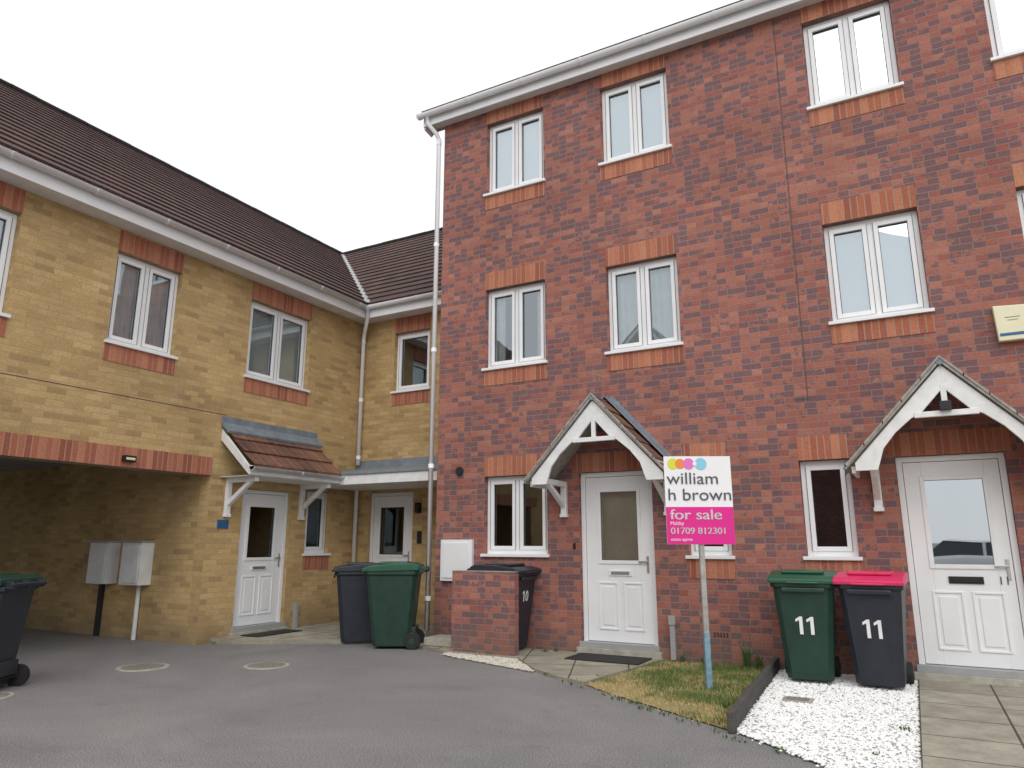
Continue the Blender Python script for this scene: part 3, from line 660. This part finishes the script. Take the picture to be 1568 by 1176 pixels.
for p in [(-1.72,8.45,30,.30),(-1.62,8.5,16,.18),(-2.45,8.5,14,.12),(-3.55,8.1,8,.05),(-4.15,8.4,12,.09),(-4.05,8.5,14,.1),(-1.5,6.4,12,.07),(-.35,5.5,6,.04),(-.9,5.35,5,.03),(-.2,6.3,6,.04),(-5.9,8.5,10,.08),(-2.2,8.5,12,.1),(-1.2,8.5,10,.1),(-4.9,8.55,8,.1),(-8.5,7.0,8,.06),(-3.1,6.92,6,.04),(-3.5,7.1,6,.04),(-2.95,7.2,8,.05)]: plant(*p)
for i in range(26):   # seedlings along the tarmac edge
    t=random.random(); plant(-3.3+t*2.7+random.uniform(-.03,.03),6.93-t*1.85+random.uniform(-.03,.03),4,.035,.002)
wd.obj('weeds',M['leaf'])
for i,(x,y,r) in enumerate(((-7.66,5.40,.27),(-6.54,6.14,.25),(-7.45,3.72,.22))):
    e=empty('manhole_cover',(x,y,0)); m=MB(); m.tube([(0,0,.001),(0,0,.008)],r,32); m.obj('surround',M['concrete'],e)
    m=MB(); m.tube([(0,0,.004),(0,0,.013)],r*.82,32); m.obj('lid',M['iron'],e)
    m=MB(); 
    for k in range(-3,4): m.box(ID,-r*.5,r*.5,k*.05-.006,k*.05+.006,.013,.017)
    m.obj('tread',M['iron'],e)
e=empty('stopcock_cover',(-1.02,7.0,.02)); m=MB(); m.box(ID,-.12,.12,-.09,.09,0,.012); m.obj('frame',M['concrete'],e); m=MB(); m.box(ID,-.09,.09,-.06,.06,.012,.017); m.obj('flap',M['iron'],e)
bw=empty('low_brick_wall'); m=MB(); m.box(ID,-5.22,-4.31,7.90,8.003,0,1.0); m.box(ID,-5.22,-5.115,8.0035,8.59,0,1.0); m.obj('brickwork',M['red'],bw)
m=MB(); m.box(ID,-5.223,-4.307,7.897,8.006,1.001,1.012); m.obj('mortar_cap',M['verge'],bw,.004)
st=empty('stone_step'); m=MB(); m.box(ID,-5.80,-5.30,8.12,8.5,.036,.14); m.obj('stone',M['concrete'],st,.012)
dm=empty('door_mat'); m=MB(); m.box(ID,-3.70,-2.80,7.98,8.48,.036,.048); m.obj('mat',M['rubber'],dm,.003)
dm=empty('door_mat'); m=MB(); m.box(ID,-8.55,-8.2,7.5,8.35,.061,.075); m.obj('mat',M['rubber'],dm,.003)
# ---------------------------------------------------------------- wheelie bins
def ring(w,d,cy,z,ch=.05):
    x,y0,y1=w/2,cy-d/2,cy+d/2
    return [(-x+ch,y0,z),(x-ch,y0,z),(x,y0+ch,z),(x,y1-ch,z),(x-ch,y1,z),(-x+ch,y1,z),(-x,y1-ch,z),(-x,y0+ch,z)]
def wbin(loc,rz,body,lid,sc=1,num=None):
    e=empty('wheelie_bin',loc,rz); e.scale=(sc,sc,1 if sc<1 else sc)
    b=MB(); b.loft(ID,[ring(.42,.46,0,.03),ring(.43,.49,0,.10),ring(.55,.64,-.01,.86),ring(.555,.65,-.01,.90),ring(.60,.70,-.01,.905),ring(.60,.70,-.01,.955)])
    b.box(ID,-.20,.20,-.375,-.35,.86,.905); b.obj('body',M[body],e,.012)
    l=MB(); prof=[(-.385,.945),(-.385,.985),(-.30,1.015),(.0,1.045),(.26,1.05),(.335,1.02),(.335,.96)]
    l.prism(ID,prof,-.315,.315,'cz'); l.box(ID,-.20,.20,-.20,.18,1.03,1.062); l.box(ID,-.15,.15,-.41,-.385,.945,.965)
    l.obj('lid',M[lid],e,.014)
    hnd=MB(); hnd.tube([(-.25,.40,.97),(.25,.40,.97)],.017,10)
    for x in (-.22,0,.22): hnd.box(ID,x-.02,x+.02,.33,.41,.93,1.0)
    hnd.obj('handle',M[body],e,.004)
    w=MB()
    for s in (-1,1): w.tube([(s*.20,.27,.10),(s*.26,.27,.10)],.10,20)
    w.tube([(-.2,.27,.10),(.2,.27,.10)],.012,8); w.obj('wheels',M['rubber'],e,.008)
    h=MB()
    for s in (-1,1): h.tube([(s*.261,.27,.10),(s*.266,.27,.10)],.04,14)
    h.obj('hubs',M[body],e)
    ch=MB(); ch.box(ID,-.17,.17,.16,.30,.12,.26); ch.obj('axle_housing',M[body],e,.01)
    if num:
        zc=.46 if num=='11' else .60
        FN=lambda a,c,z:(a,-(.245+(.325-.245)*(zc+z-.10)/.76)-.008+c,zc+z)
        m=MB()
        if num=='11':
            k=.84
            one=[(-.018,0),(.020,0),(.020,.20),(-.01,.20),(-.058,.168),(-.058,.138),(-.018,.158)]
            for ox in (-.05,.07): m.prism(FN,[((p[0]+ox)*k,p[1]*k) for p in one],-.001,.001)
        else:
            one=[(-.01,0),(.012,0),(.012,.13),(-.01,.13),(-.035,.11),(-.035,.09),(-.01,.105)]
            m.prism(FN,[(p[0]-.05,p[1]) for p in one],-.001,.001)
            n=20; oa=[(.03+.036*math.cos(2*math.pi*i/n),.065+.066*math.sin(2*math.pi*i/n)) for i in range(n)]; ia=[(.03+.017*math.cos(2*math.pi*i/n),.065+.044*math.sin(2*math.pi*i/n)) for i in range(n)]
            for i in range(n):
                j=(i+1)%n; m.prism(FN,[oa[i],oa[j],ia[j],ia[i]],-.001,.001)
        m.obj('number',M['signw'],e)
    return e
wbin((-1.03,8.10,.02),math.radians(4),'bgreen','glid',1,'11')
wbin((-.40,8.08,.02),math.radians(-3),'bblack','pink',.97,'11')
wbin((-6.23,8.03,.0),math.radians(-61),'bgreen','glid',1.04)
wbin((-6.94,8.16,.0),math.radians(-48),'bblack','bblack',1.02)
wbin((-4.68,8.30,.035),math.radians(90),'bblack','bblack',1.0,'10')
wbin((-7.90,3.82,.0),math.radians(-61),'bblack','bgreen',1.0)
# ---------------------------------------------------------------- for-sale sign
sg=empty('for_sale_sign',(-1.82,7.15,0),math.radians(27.5))
m=MB(); m.box(ID,-.024,.024,-.024,.024,0,2.15); m.obj('post',M['wood'],sg,.003)
m=MB(); m.box(ID,-.0265,.0265,-.0265,.0265,.0,.52); m.obj('painted_foot',M['bluepaint'],sg,.003)
m=MB(); m.box(ID,-.335,.325,-.034,-.026,1.34,2.20); m.obj('board',M['signw'],sg)
m=MB(); m.box(ID,-.334,.324,-.0375,-.0345,1.341,1.70); m.obj('magenta_panel',M['signp'],sg)
RX=Matrix.Rotation(math.radians(90),4,'X')
def st_(t,size,mat,x,z,sx=1,name='lettering'): text(t,size,mat,sg,Matrix.Translation((x,-.041,z))@RX,name,.001,'LEFT',sx)
st_('william',.165,'sgrey',-.315,1.925,1.12); st_('h brown',.165,'sgrey',-.315,1.765,1.12)
for dx in (0,.003): st_('for sale',.14,'signw',-.30+dx,1.58,1.22)
st_('Maltby',.05,'signw',-.30,1.525); 
for dx in (0,.002): st_('01709 812301',.088,'signw',-.30+dx,1.44,1.08)
st_('estate agents',.04,'signw',-.30,1.375)
for i,(x,c,r) in enumerate(((-.245,'syel',.055),(-.175,'sor',.05),(-.09,'spk',.055),(.03,'sbl',.058),(-.03,'signw',.02))):
    m=MB(); m.tube([(x,-.0355-.0006*i,2.125),(x,-.0375-.0006*i,2.125)],r,28); m.obj('logo_dot',M[c],sg)
# ---------------------------------------------------------------- camera
cd=bpy.data.cameras.new('camera'); cam=bpy.data.objects.new('camera',cd); S.collection.objects.link(cam)
cam.location=(0,0,1.35); cam.rotation_euler=(math.radians(90)+math.atan(244/1090),0,math.atan2(.482,.876))
cd.sensor_width=36; cd.lens=36*1090/1568; cd.clip_end=3000; cd.clip_start=.05; S.camera=cam
# ---------------------------------------------------------------- light
sv=Vector((2.2,-5.0,5.5)).normalized()
ld=bpy.data.lights.new('sun','SUN'); ld.energy=1.4; ld.angle=math.radians(60); ld.color=(1,.98,.95)
lo=bpy.data.objects.new('sun',ld); S.collection.objects.link(lo); lo.rotation_euler=sv.to_track_quat('Z','Y').to_euler()
w=bpy.data.worlds.new('World'); S.world=w; w.use_nodes=True; nt=w.node_tree; bg=nt.nodes['Background']
sky=nt.nodes.new('ShaderNodeTexSky'); sky.sky_type='NISHITA'; sky.sun_disc=False
sky.sun_elevation=math.asin(sv.z); sky.sun_rotation=math.atan2(sv.x,sv.y)
tc=nt.nodes.new('ShaderNodeTexCoord'); nz=nt.nodes.new('ShaderNodeTexNoise'); nz.inputs['Scale'].default_value=1.6; nz.inputs['Detail'].default_value=4
nt.links.new(tc.outputs['Generated'],nz.inputs['Vector'])
r=nt.nodes.new('ShaderNodeValToRGB'); r.color_ramp.elements[0].position=.3; r.color_ramp.elements[0].color=(6.9,7.0,7.15,1); r.color_ramp.elements[1].position=.65; r.color_ramp.elements[1].color=(7.7,7.7,7.8,1)
nt.links.new(nz.outputs['Fac'],r.inputs[0])
mx=nt.nodes.new('ShaderNodeMix'); mx.data_type='RGBA'; mx.inputs[0].default_value=.93
nt.links.new(sky.outputs[0],mx.inputs[6]); nt.links.new(r.outputs[0],mx.inputs[7]); nt.links.new(mx.outputs[2],bg.inputs[0]); bg.inputs[1].default_value=.15
